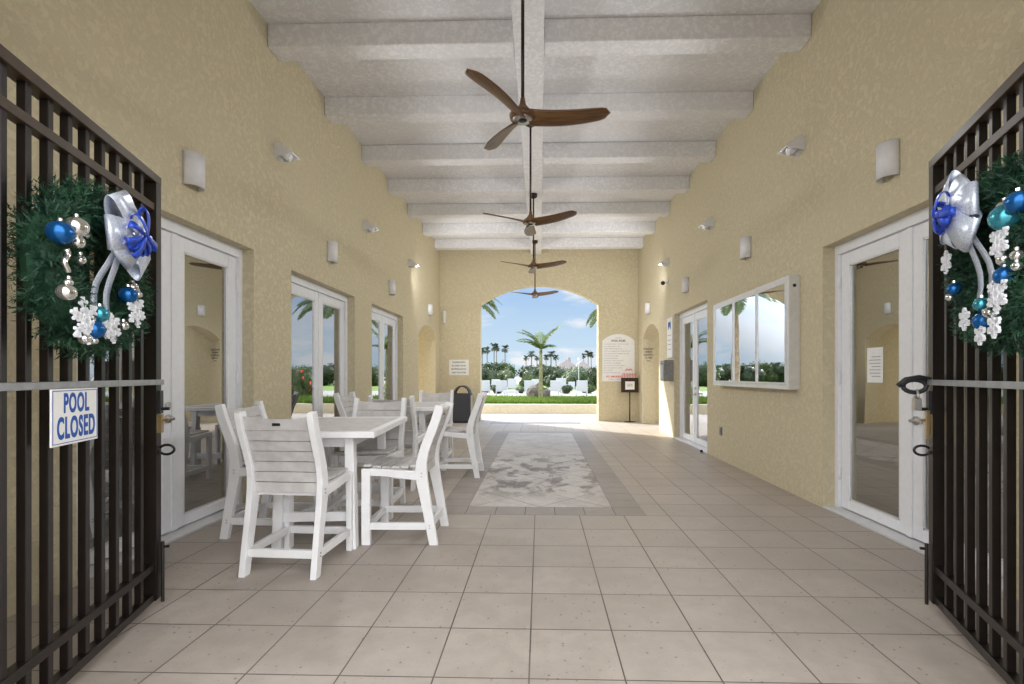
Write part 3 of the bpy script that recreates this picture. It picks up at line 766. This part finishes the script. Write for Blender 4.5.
def bow(r, P, f, mx, cx, cz, sc=1.0, blue=1.45):
    def loop(ang, ln, wd, curl, nm='bow_loop', mat='ribbon_silver', lift=.0):
        m = MB(); c = P(cx, cz, .12+lift); d_ = Vector((math.cos(ang)*mx, 0, math.sin(ang))); sd = Vector((-math.sin(ang)*mx, 0, math.cos(ang))); fw = Vector((0, f, 0))
        n = 12; A = []; 
        for i in range(n+1):
            t = i/n; q = PI*t
            rad = ln*math.sin(q)**.8 if 0 < t < 1 else 0
            h = curl*(1-math.cos(q))/2
            wq = wd*(.4+.6*math.sin(q)**.35 if 0 < t < 1 else .4)
            pt = c+d_*rad+fw*h
            A.append((m.bm.verts.new(pt-sd*wq/2), m.bm.verts.new(pt+sd*wq/2)))
        for (a0, a1), (b0, b1) in zip(A, A[1:]): m.bm.faces.new((a0, a1, b1, b0))
        o = m.build(nm, mat, r, True, fix=False)
        so_ = o.modifiers.new('thick', 'SOLIDIFY'); so_.thickness = .002
        return o
    for a_, l_, w_ in ((R(118), .15, .12), (R(50), .12, .11), (R(5), .14, .11), (R(-42), .16, .12), (R(190), .12, .12), (R(-115), .11, .11)): loop(a_, l_*sc, w_*sc, .06*sc)
    random.seed(int(100*abs(cx))+7)
    for i in range(14): loop(random.uniform(0, 2*PI), random.uniform(.05, .10)*blue, .026*sc, random.uniform(.03, .05)*sc, 'blue_loop', 'ribbon_blue', .055)
    for dx, ln in ((-.05, .30), (.02, .34)):
        m = MB(); A = []
        for i in range(9):
            t = i/8; pt = P(cx+dx*t*1.6-.02*math.sin(t*3), cz-ln*sc*t, .125-.05*t+.012*math.sin(t*7))
            A.append((m.bm.verts.new(pt+Vector((-.021, 0, 0))), m.bm.verts.new(pt+Vector((.021, 0, .0 if i < 8 else -.03)))))
        for (a0, a1), (b0, b1) in zip(A, A[1:]): m.bm.faces.new((a0, a1, b1, b0))
        o = m.build('ribbon_tail', 'ribbon_silver', r, True, fix=False); so_ = o.modifiers.new('thick', 'SOLIDIFY'); so_.thickness = .002
def baubles(r, P, lst):
    for x, z, rad, mat in lst:
        o = MB().ball(P(x, z, .105), rad, 3).build('bauble', mat, r, True)
        m = MB(); c = P(x, z, .105); m.tube([c+Vector((0, 0, rad-.002)), c+Vector((0, 0, rad+.008))], .007, 8); m.build('cap', 'ball_silver', o)
wl, P, f, mx = wreath(gl, .865, 1.695, sL, False, 3, '')
tag(wl, 'green christmas wreath with silver and blue bow hung on left gate', 'wreath', 'christmas wreaths')
bow(wl, P, f, 1, -.03, .15, 1.12)
D = -.06
baubles(wl, P, [(-.292+D, .068, .040, 'ball_blue'), (-.205+D, .112, .038, 'ball_silver'), (-.199+D, .060, .024, 'ball_silver'), (-.15+D, .10, .014, 'ball_silver'), (-.182+D, .0, .018, 'ball_silver'), (-.26+D, -.131, .030, 'ball_silver'), (-.248+D, -.095, .014, 'ball_silver'), (.148+D, -.076, .036, 'ball_blue'), (.187+D, -.037, .022, 'ball_silver'), (.235+D, -.061, .016, 'ball_silver'), (-.062+D, -.184, .032, 'ball_teal'), (-.098+D, -.247, .036, 'ball_blue'), (-.156+D, -.286, .020, 'ball_silver'), (-.098+D, -.290, .014, 'ball_silver'), (.111+D, -.213, .020, 'ball_silver')])
for x, z, rr in ((-.169, -.221, .088), (.005, -.232, .062), (.196, -.138, .075)): snowflake(P(x+D, z, .115), rr, f, wl, .3)
m = MB(); m.tube([P(-.27+D+.010*math.sin(i), .018-.010*i, .11) for i in range(9)], .009, 8); m.build('candy_ornament', 'ball_silver', wl, True)
wr, P, f, mx = wreath(gr, .80, 1.715, sR, False, 5, '')
tag(wr, 'green christmas wreath with large silver bow hung on right gate', 'wreath', 'christmas wreaths')
bow(wr, P, f, -1, .03, .185, 1.12, 1.0)
D = .03
baubles(wr, P, [(-.322+D, .122, .036, 'ball_blue'), (-.242+D, .095, .046, 'ball_teal'), (-.236+D, .13, .024, 'ball_silver'), (-.232+D, -.046, .022, 'ball_silver'), (-.313+D, -.05, .018, 'ball_silver'), (-.313+D, -.086, .016, 'ball_silver'), (-.236+D, -.102, .032, 'ball_blue'), (-.073+D, -.178, .026, 'ball_teal'), (-.136+D, -.217, .022, 'ball_silver'), (-.089+D, -.242, .034, 'ball_blue'), (.166+D, -.082, .026, 'ball_blue'), (.202+D, -.111, .018, 'ball_silver')])
for x, z, rr in ((-.236, .017, .065), (-.223, -.16, .07), (.028, -.222, .045), (-.203, -.268, .045), (-.10, -.291, .04), (.202, .037, .05)): snowflake(P(x+D, z, .12), rr, f, wr, .5)
# ------------------------------------------------------------------ signs on the back wall
def sheet(name, x0, x1, z0, z1, lines, label, mat='paper', title=None, size=.03, frame=True):
    o = empty(name, ((x0+x1)/2, YB, z0)); w_ = (x1-x0)/2; h = z1-z0
    MB().box((-w_, -.012, 0), (w_, 0, h), bev=.003).build('board', mat, o)
    n = len(lines)
    for i, t_ in enumerate(lines):
        z = h-(i+.75)*h/(n+.5)
        text('lettering', t_, size, 'print_dark', basis((0, -.0125, z), (1, 0, 0), (0, 0, 1)), o, sx=.9, offset=.0008)
    return tag(o, label, 'sign')
sheet('pool_notice', -2.54, -1.99, 1.27, 1.70, ['PLEASE SHOW', 'ID CARD UPON', 'ENTERING POOL', 'AND FACILITIES'], 'small white framed notice on back wall left of the big arch', size=.062)
# large arched rules board
o = empty('rules_board', (2.17, YB-.002, 1.10)); w_ = .445; h0 = 1.12
pts = [(-w_, 0), (w_, 0)]+[(u, v) for u, v in arc(-w_, w_, h0, .19)[::-1]]
MB().prism(pts, -.02, 0, 'y').build('board', 'paper', o)
text('title', 'POOL RULES', .075, 'print_dark', basis((0, -.021, 1.12), (1, 0, 0), (0, 0, 1)), o, sx=.9, offset=.002)
text('title', 'SWIMMING', .035, 'print_grey', basis((0, -.021, 1.20), (1, 0, 0), (0, 0, 1)), o)
random.seed(11)
rules = ['NO LIFEGUARD ON DUTY SWIM AT OWN RISK', 'POOL HOURS DAWN TO DUSK', 'SHOWER BEFORE ENTERING POOL', 'NO FOOD OR DRINK IN POOL OR ON WET DECK', 'NO GLASS OR ANIMALS IN FENCED POOL AREA', 'MAXIMUM BATHING LOAD', 'NO DIVING OR RUNNING', 'CHILDREN MUST BE WITH AN ADULT', 'PROPER SWIM ATTIRE REQUIRED', 'DO NOT SWALLOW THE POOL WATER', 'KEEP GATES CLOSED AT ALL TIMES', 'NO LOUD MUSIC', 'RESIDENTS AND GUESTS ONLY']
for i, t_ in enumerate(rules): text('rule_line', t_, .037, 'print_grey', basis((-.40, -.021, 1.03-.066*i), (1, 0, 0), (0, 0, 1)), o, align='LEFT', sx=.86)
text('red_line', 'NO SMOKING', .07, 'print_red', basis((-.12, -.021, .13), (1, 0, 0), (0, 0, 1)), o, offset=.002)
text('red_line', 'EMERGENCY CALL 911', .035, 'print_red', basis((-.1, -.021, .06), (1, 0, 0), (0, 0, 1)), o)
tag(o, 'large white arch-topped pool rules board on back wall right of arch', 'sign')
# stand sign with red flower topper
o = empty('sign_stand', (2.44, 13.45, 0))
MB().tube([(0, 0, 0), (0, 0, .012), (0, 0, .03)], [.16, .155, .03], 24).build('base', 'black', o)
MB().tube([(0, 0, .02), (0, 0, .84)], .016, 10).build('pole', 'black', o, True)
MB().box((-.235, -.02, .80), (.235, .02, 1.20), bev=.004).build('sign_frame', 'rod', o)
MB().box((-.125, -.024, .88), (.125, -.019, 1.10)).build('paper_sheet', 'paper', o)
text('lettering', 'PLEASE\nSIGN IN', .045, 'print_dark', basis((0, -.0245, 1.0), (1, 0, 0), (0, 0, 1)), o)
tag(o, 'dark framed sign on a thin pole stand before the rules board', 'sign stand')
o = empty('red_ornament', (2.42, 13.45, 1.20)); random.seed(2)
m = MB()
for i in range(9): m.tube([(-.17+.043*i, 0, .0), (-.17+.043*i, 0, .05+.04*math.sin(i*1.3)**2), (-.16+.043*i, 0, .12)], .010, 6)
m.build('red_scrollwork', 'print_red', o, True)
m = MB(); m.tube([(-.09+.022*i, 0, .19+.05*abs(math.sin(i*.8))) for i in range(9)], .014, 6); m.build('red_crest', 'print_red', o, True)
m = MB(); m.box((-.18, -.006, .0), (.19, .006, .016)); m.box((-.006, -.005, .016), (.006, .005, .2)); m.build('base_bar', 'paper', o)
tag(o, 'small red and white decoration standing on top of the sign stand', 'decoration')
# lettering on the far jamb of the right arch
o = empty('jamb_lettering', (2.86, 13.05, 1.62))
for i, t_ in enumerate(['PARENTS MUST', 'SUPERVISE', 'CHILDREN AT', 'ALL TIMES', 'IN POOL']): text('lettering_line', t_, .062 if i < 4 else .04, 'print_dark', basis((0, -.002, .34-.078*i), (1, 0, 0), (0, 0, 1)), o, sx=.62, offset=.001)
tag(o, 'five lines of black lettering on the jamb of the right side arch', 'lettering')
# ------------------------------------------------------------------ bin and drain
o = empty('trash_bin', (-2.08, 13.18, 0))
MB().box((-.24, -.2, .03), (.24, .2, .78), bev=.02).build('body', 'bin', o)
MB().box((-.22, -.18, 0), (.22, .18, .03)).build('plinth', 'black', o)
c = [(.215*math.cos(PI*i/16), .76+.235*math.sin(PI*i/16)) for i in range(17)]; c2 = [(.185*math.cos(PI*i/16), .76+.200*math.sin(PI*i/16)) for i in range(17)]
MB().strip(c, c2, -.2, .18, 'y').build('hood', 'bin', o)
MB().box((.241, -.18, .05), (.25, .18, .74)).build('side_panel', 'steel', o)
tag(o, 'dark rectangular rubbish bin with arched hood by the back wall', 'bin')
m = MB()
for i in range(46): m.box((-1.30+.051*i, 12.95, .001), (-1.30+.051*i+.03, 13.2, .007))
m.box((-1.32, 12.93, 0), (1.06, 12.95, .008)); m.box((-1.32, 13.2, 0), (1.06, 13.22, .008))
tag(m.build('drain_grate', 'rail_grey'), 'long thin metal drain grate in floor before the big arch', 'drain')
# paper notice taped inside right glass door
o = empty('door_notice', (2.8665, 4.29, 1.21)); MB().box((-.001, -.10, 0), (0, .10, .30)).build('sheet', 'paper', o)
for i in range(7): MB().box((-.0018, -.07, .05+.028*i), (-.001, .07 if i % 3 else .04, .056+.028*i)).build('printed_line', 'print_grey', o)
tag(o, 'white printed sheet taped to the near right glass door', 'notice')
# ------------------------------------------------------------------ plants
def frond(m, base_, az, ln, droop, up, width, nl=22, lw=.03):
    pts = []; p = Vector(base_); el = up
    for i in range(nl+1):
        pts.append(p.copy()); st = ln/nl
        p += Vector((math.cos(az)*math.cos(el), math.sin(az)*math.cos(el), math.sin(el)))*st; el -= droop/nl
    m.tube(pts[::3], [.014*ln*(1-.8*i/len(pts[::3])) for i in range(len(pts[::3]))], 5)
    sd = Vector((-math.sin(az), math.cos(az), 0))
    for i in range(2, nl+1):
        t = i/nl; d_ = (pts[i]-pts[i-1]).normalized(); l_ = width*math.sin(PI*min(1, .12+.85*t))**.7
        for s in (-1, 1):
            dd = (sd*s*.8+d_*.55+Vector((0, 0, -.22+random.uniform(-.1, .1)))).normalized()
            b = pts[i]; tip = b+dd*l_; mid = b+dd*l_*.5+Vector((0, 0, .01)); wv = d_*lw
            m.bm.faces.new([m.bm.verts.new(v) for v in (b-wv*.4, mid-wv, tip, mid+wv, b+wv*.4)])
def palm(name, loc, h, nf, ln, tr, mat_t, mat_l, seed, width=.35, upr=(.3, 1.2), droop=(1.3, 1.9), lean=(0, 0)):
    random.seed(seed); r = empty(name, loc)
    n = 10; pts = [(lean[0]*(i/n)**2, lean[1]*(i/n)**2, h*i/n) for i in range(n+1)]
    MB().tube(pts, [tr*(1.25-.45*i/n) if i else tr*1.5 for i in range(n+1)], 10).build('trunk', mat_t, r, True)
    m = MB(); top = Vector(pts[-1])
    for i in range(nf): frond(m, top, 2*PI*i/nf*1.0+random.uniform(-.3, .3)+i*.4, ln*random.uniform(.85, 1.1), random.uniform(*droop), random.uniform(*upr), width*ln, lw=.035*ln)
    m.build('crown', mat_l, r, fix=False)
    return r
o = palm('young_palm', (.03, 19.0, .22), 2.05, 0, .9, .075, 'trunk_green', 'palm_leaf', 3)
random.seed(8); cr = [k_ for k_ in kids(o) if k_.name.startswith('crown')][0]
m = MB(); top = Vector((0, 0, 2.02))
m.tube([top-Vector((0, 0, .1)), top+Vector((0, 0, .25))], [.07, .03], 8)
for az, up, ln, dr in ((R(5), 1.22, 1.40, .75), (R(-20), 1.35, 1.15, .9), (R(178), 1.25, 1.25, 1.25), (R(195), 1.35, 1.1, 1.1), (R(160), 1.1, 1.2, 1.5), (R(225), 1.0, .9, 1.3), (R(330), .9, .7, 1.4), (R(95), 1.3, 1.1, 1.0), (R(185), .9, 1.0, 1.1), (R(40), .8, .7, 1.2)): frond(m, top, az, ln, dr, up, .34, 26, .022)
cr.data = (lambda ob: ob.data)(m.build('tmp', 'palm_leaf', fix=False)); bpy.data.objects.remove(bpy.data.objects['tmp'])
tag(o, 'young green palm rising from the kerbed bed in the middle of arch', 'palm tree')
o = palm('garden_palm', (-4.25, 24, -.02), 5.1, 18, 2.6, .16, 'trunk', 'palm_garden', 21, .22, (.1, .9), (.9, 1.6)); tag(o, 'tall palm just outside the arch at upper left, frond tips showing', 'palm tree')
o = palm('garden_palm', (4.0, 24, -.02), 4.9, 18, 2.4, .16, 'trunk', 'palm_garden', 33, .22, (.1, .9), (.9, 1.6)); tag(o, 'tall palm just outside the arch at upper right, frond tips showing', 'palm tree')
# far palms
fpx = [(482, 349, 1.0), (487, 349, .95), (494, 345.5, 1.0), (496.5, 346, .9), (505, 347.5, 1.0), (526, 357, .85), (531.5, 353, 1.1), (537, 357, .8), (546, 356.5, .85), (551, 353, 1.15), (556, 356.5, .85), (583.5, 355, .6), (588, 352.5, .9), (591, 354, .8), (620, 351, 1), (640, 348, 1), (440, 350, 1), (420, 347, 1)]
proto = None
for i, (px, py, sc) in enumerate(fpx):
    Y = 190; X = (px-526.7)/492*Y-Y*0+(-.027)*Y*1.0; Z = 1.275+(375-py)/492*Y
    if proto is None: proto = palm('fan_palm', (0, 0, 0), 10.5, 22, 1.9, .20, 'trunk_far', 'palm_far', 5, .42, (-.5, 1.3), (.6, 1.4)); o = proto
    else: o = dup(proto)
    o.location = (X, Y, -.07); o.scale = (sc, sc, (Z-.0)/10.8); o.rotation_euler = (0, 0, i*1.3)
    g, a_ = ('left clump', 0) if px < 510 else (('middle clump behind the young palm', 5) if px < 570 else ('right clump above the distant house', 11))
    od = ['first', 'second', 'third', 'fourth', 'fifth', 'sixth']
    if i < 14: tag(o, 'tall distant skyline palm, %s from left in the %s' % (od[i-a_], g), 'palm tree', 'distant palms')
    else: tag(o, 'tall distant palm standing %s' % ['farther right of the house', 'farthest right of all', 'left of the left clump', 'farthest left of all'][i-14], 'palm tree', 'distant palms')
# boulder
random.seed(6); m = MB(); m.ball((0, 0, 0), 1, 3)
for v in m.bm.verts:
    n_ = v.co.normalized(); k_ = 1+.16*math.sin(n_.x*5+1)*math.cos(n_.z*6)+.10*math.sin(n_.y*9+n_.x*7)+random.uniform(-.03, .03)
    v.co = Vector((n_.x*.46*k_, n_.y*.36*k_, n_.z*.38*k_+(.12 if n_.x < .3 else 0)))
o = m.build('boulder', 'rock', smooth=False, loc=(-.05, 19.9, .43)); tag(o, 'grey boulder behind the young palm trunk in the kerbed bed', 'boulder')
# shrubs
def shrub_proto(seed, mat, n=2600, flowers=0):
    random.seed(seed); r = empty('shrub', (0, 0, 0))
    lobes = [(Vector((random.uniform(-.55, .55), random.uniform(-.4, .4), random.uniform(.35, .75))), random.uniform(.32, .5)) for _ in range(9)]
    lobes.append((Vector((0, 0, .4)), .55))
    m = MB()
    for c_, q_ in lobes: m.ball(c_, q_*.80, 2)
    for i in range(n):
        c_, q_ = random.choice(lobes)
        d_ = Vector([random.gauss(0, 1) for _ in range(3)]).normalized(); p = c_+d_*q_*random.uniform(.78, 1.08)
        if p.z < 0: p.z = abs(p.z)
        a = (d_+Vector([random.uniform(-.9, .9) for _ in range(3)])).normalized(); b = a.orthogonal().normalized()*random.uniform(.018, .035)
        m.bm.faces.new([m.bm.verts.new(v) for v in (p-a*.04, p+b, p+a*.06, p-b)])
    m.build('foliage', mat, r, fix=False)
    m = MB(); m.tube([(0, 0, -.02), (.02, 0, .3)], .05, 6); m.build('stem', 'trunk', r)
    if flowers:
        m = MB()
        for i in range(flowers):
            c_, q_ = random.choice(lobes); d_ = Vector([random.gauss(0, 1) for _ in range(3)]).normalized(); m.ball(c_+d_*q_*1.02, .05, 1)
        m.build('flowers', 'flower', r)
    return r
sd_ = shrub_proto(1, 'leaf_dark'); sm = shrub_proto(2, 'leaf_mid'); sf = shrub_proto(3, 'leaf_mid', 1400, 60)
used = set()
def shrub(p, x, y, sx, sy, sz, rz, lab, grp=None):
    o = dup(p) if p in used else p; used.add(p)
    o.location = (x, y, -.02); o.scale = (sx, sy, sz); o.rotation_euler = (0, 0, rz); tag(o, lab, 'shrub', grp); return o
random.seed(12)
seen = 0
for i in range(34):
    x = -50+3.05*i+random.uniform(-.5, .5)
    if abs(x+1.6) < 8.2:
        lab = 'dense dark shrub in the far hedge seen through arch, %s from left' % ['first', 'second', 'third', 'fourth', 'fifth', 'sixth', 'seventh'][seen]; seen += 1
    else: lab = 'dark far hedge shrub beyond the %s edge of the arch view' % ('left' if x < 0 else 'right')
    shrub(sd_ if i % 3 else sm, x, 60+random.uniform(-3, 4), 2.9, 2.2, random.uniform(2.1, 2.5)*(1.12 if x < -3.5 else 1), i*1.1, lab, 'far hedge shrubs')
shrub(sd_, -5.1, 46, 1.6, 1.3, 1.95, .4, 'dark rounded shrub in front of far hedge at left of arch view')
shrub(sm, -3.3, 47, 1.5, 1.3, 1.75, 1.4, 'mid green rounded shrub between left dark shrub and young palm')
shrub(sm, -.95, 44, 1.0, 1.0, 1.25, 2.4, 'small light green shrub just left of the young palm trunk')
shrub(sd_, 1.1, 48, 1.3, 1.2, 1.4, 3.0, 'low dark shrub just right of the young palm trunk')
shrub(sm, 2.9, 46, 1.6, 1.3, 1.55, .9, 'light green shrub below the distant house roofs')
shrub(sd_, 4.9, 45, 1.7, 1.3, 1.9, 2.0, 'large dark shrub at right edge of the arch view')
shrub(sf, 4.9, 22.5, .9, .9, 1.5, 0, 'red flowering bush outside, seen mirrored in left glass doors')
shrub(sf, 9.0, 30, 1.2, 1.2, 1.6, 1, 'second red flowering bush farther out, mirrored in glass')
random.seed(5)
for i, (x, y, k_, lab) in enumerate(((-2.9, 34, .55, 'left of the low bench'), (-1.35, 34.5, .5, 'just left of the boulder'), (1.75, 34, .55, 'just right of the boulder'), (3.4, 34.5, .6, 'at right near the lamp pole'), (-3.9, 35, .6, 'at far left of the lounger rows'))):
    shrub(sm if i % 2 else sd_, x, y, k_, k_, k_, i, 'small low green bush among the pool loungers, '+lab, 'low bushes among the loungers')
# house
o = empty('distant_house', (6.0, 110, 0))
MB().box((-2.7, 0, 0), (4.6, 7, 3.0)).build('wall', 'house_wall', o)
def gable(x0, x1, z0, z1, y0, y1): return MB().prism([(x0, z0), (x1, z0), ((x0+x1)/2, z1)], y0, y1, 'y')
gable(-3.1, 2.9, 2.7, 4.75, -.5, 7.4).build('roof', 'roof_far', o); gable(1.4, 5.4, 2.7, 4.55, -1.2, 7.4).build('roof', 'roof_far', o)
MB().box((.3, 2, 3.6), (1.0, 3, 5.3)).build('chimney', 'roof_far', o)
for x in (-2.1, -.9, 2.6, 3.6): MB().box((x, -.02, 1.2), (x+.7, .05, 2.4)).build('window', 'print_grey', o)
MB().box((-3.0, -.35, 2.62), (2.85, -.28, 2.80)).build('fascia', 'house_wall', o)
tag(o, 'distant pale house with grey pitched roofs above the shrubs', 'house')
# loungers: white sling chairs with their backs to us
def lounger_proto():
    r = empty('sun_lounger', (0, 0, 0)); w_ = .33
    m = MB(); a = R(72)
    m.box((-w_, -.0, .30), (w_, .035, .98), rot=Matrix.Rotation(R(14), 3, 'X'), piv=(0, 0, .3), bev=.004); m.build('backrest', 'lounger', r)
    MB().box((-w_, .0, .28), (w_, 1.35, .32), bev=.004).build('seat', 'lounger', r)
    for sx in (-1, 1):
        MB().box((sx*w_-.025, -.05, .24), (sx*w_+.025, 1.35, .30), bev=.004).build('side_rail', 'lounger', r)
        MB().box((sx*(w_+.02)-.02, -.12, .52), (sx*(w_+.02)+.02, .45, .55)).build('armrest', 'lounger', r)
        for y in (-.02, 1.25): MB().box((sx*w_-.025, y-.025, 0), (sx*w_+.025, y+.025, .28)).build('leg', 'lounger', r)
        MB().box((sx*(w_+.02)-.015, .36, .28), (sx*(w_+.02)+.015, .40, .53)).build('arm_post', 'lounger', r)
    return r
lp = lounger_proto()
for i, (x, y, rz, sc, lab) in enumerate(((-2.35, 30, 3, 1, 'second from left in the front row'), (-.62, 30, -4, 1, 'left of the boulder in the front row'), (.95, 30, 5, 1, 'right of the boulder in the front row'), (2.55, 30, -3, 1, 'farthest right in the front row'), (-3.45, 30.5, 6, 1, 'leftmost in the front row'), (-3.45, 38, 20, 1, 'leftmost in the back row'), (-2.1, 37, 8, 1.05, 'second from left in the back row'), (-.3, 38, -20, 1, 'behind the young palm in the back row'), (1.55, 36, -10, 1.1, 'right of the palm in the back row'), (2.45, 38.5, 12, .8, 'small one in the back row below the house'))):
    o = lp if i == 0 else dup(lp); o.location = (x, y, -.02); o.rotation_euler = (0, 0, R(rz)); o.scale = (sc,)*3
    tag(o, 'white pool lounger beyond the bed, '+lab, 'sun lounger', 'white pool loungers')
# low white benches and lamp pole
o = empty('low_bench', (-1.75, 29, -.02)); MB().box((-.45, 0, .2), (.45, .4, .36), bev=.01).build('seat', 'lounger', o)
for sx in (-.4, .35): MB().box((sx, .03, 0), (sx+.05, .37, .2)).build('leg', 'lounger', o)
tag(o, 'low white bench between loungers left of the boulder', 'bench')
o = empty('lamp_pole', (3.3, 42, -.02)); MB().tube([(0, 0, 0), (0, 0, 2.6)], .035, 8).build('pole', 'rail_grey', o); MB().tube([(0, 0, 2.6), (0, 0, 2.75)], [.1, .05], 10).build('lantern', 'rail_grey', o)
tag(o, 'thin grey lamp pole before the shrubs under the house', 'lamp post')
# white railing outside the right arch
def railing(name, x, y0, y1, lab):
    o = empty(name, (x, y0, -.07)); L = y1-y0
    MB().box((-.03, 0, 1.02), (.03, L, 1.08), bev=.004).build('top_rail', 'white_frame', o); MB().box((-.02, 0, .12), (.02, L, .17)).build('bottom_rail', 'white_frame', o)
    n = int(L/.13)
    for i in range(n+1): MB().box((-.012, L*i/n-.012, .17), (.012, L*i/n+.012, 1.02)).build('baluster', 'white_frame', o)
    for yy in (0, L/2, L): MB().box((-.045, yy-.045, 0), (.045, yy+.045, 1.16), bev=.006).build('post', 'white_frame', o)
    tag(o, lab, 'railing')
railing('white_railing', 5.9, 10.8, 16.0, 'white picket railing outside the right side arch')
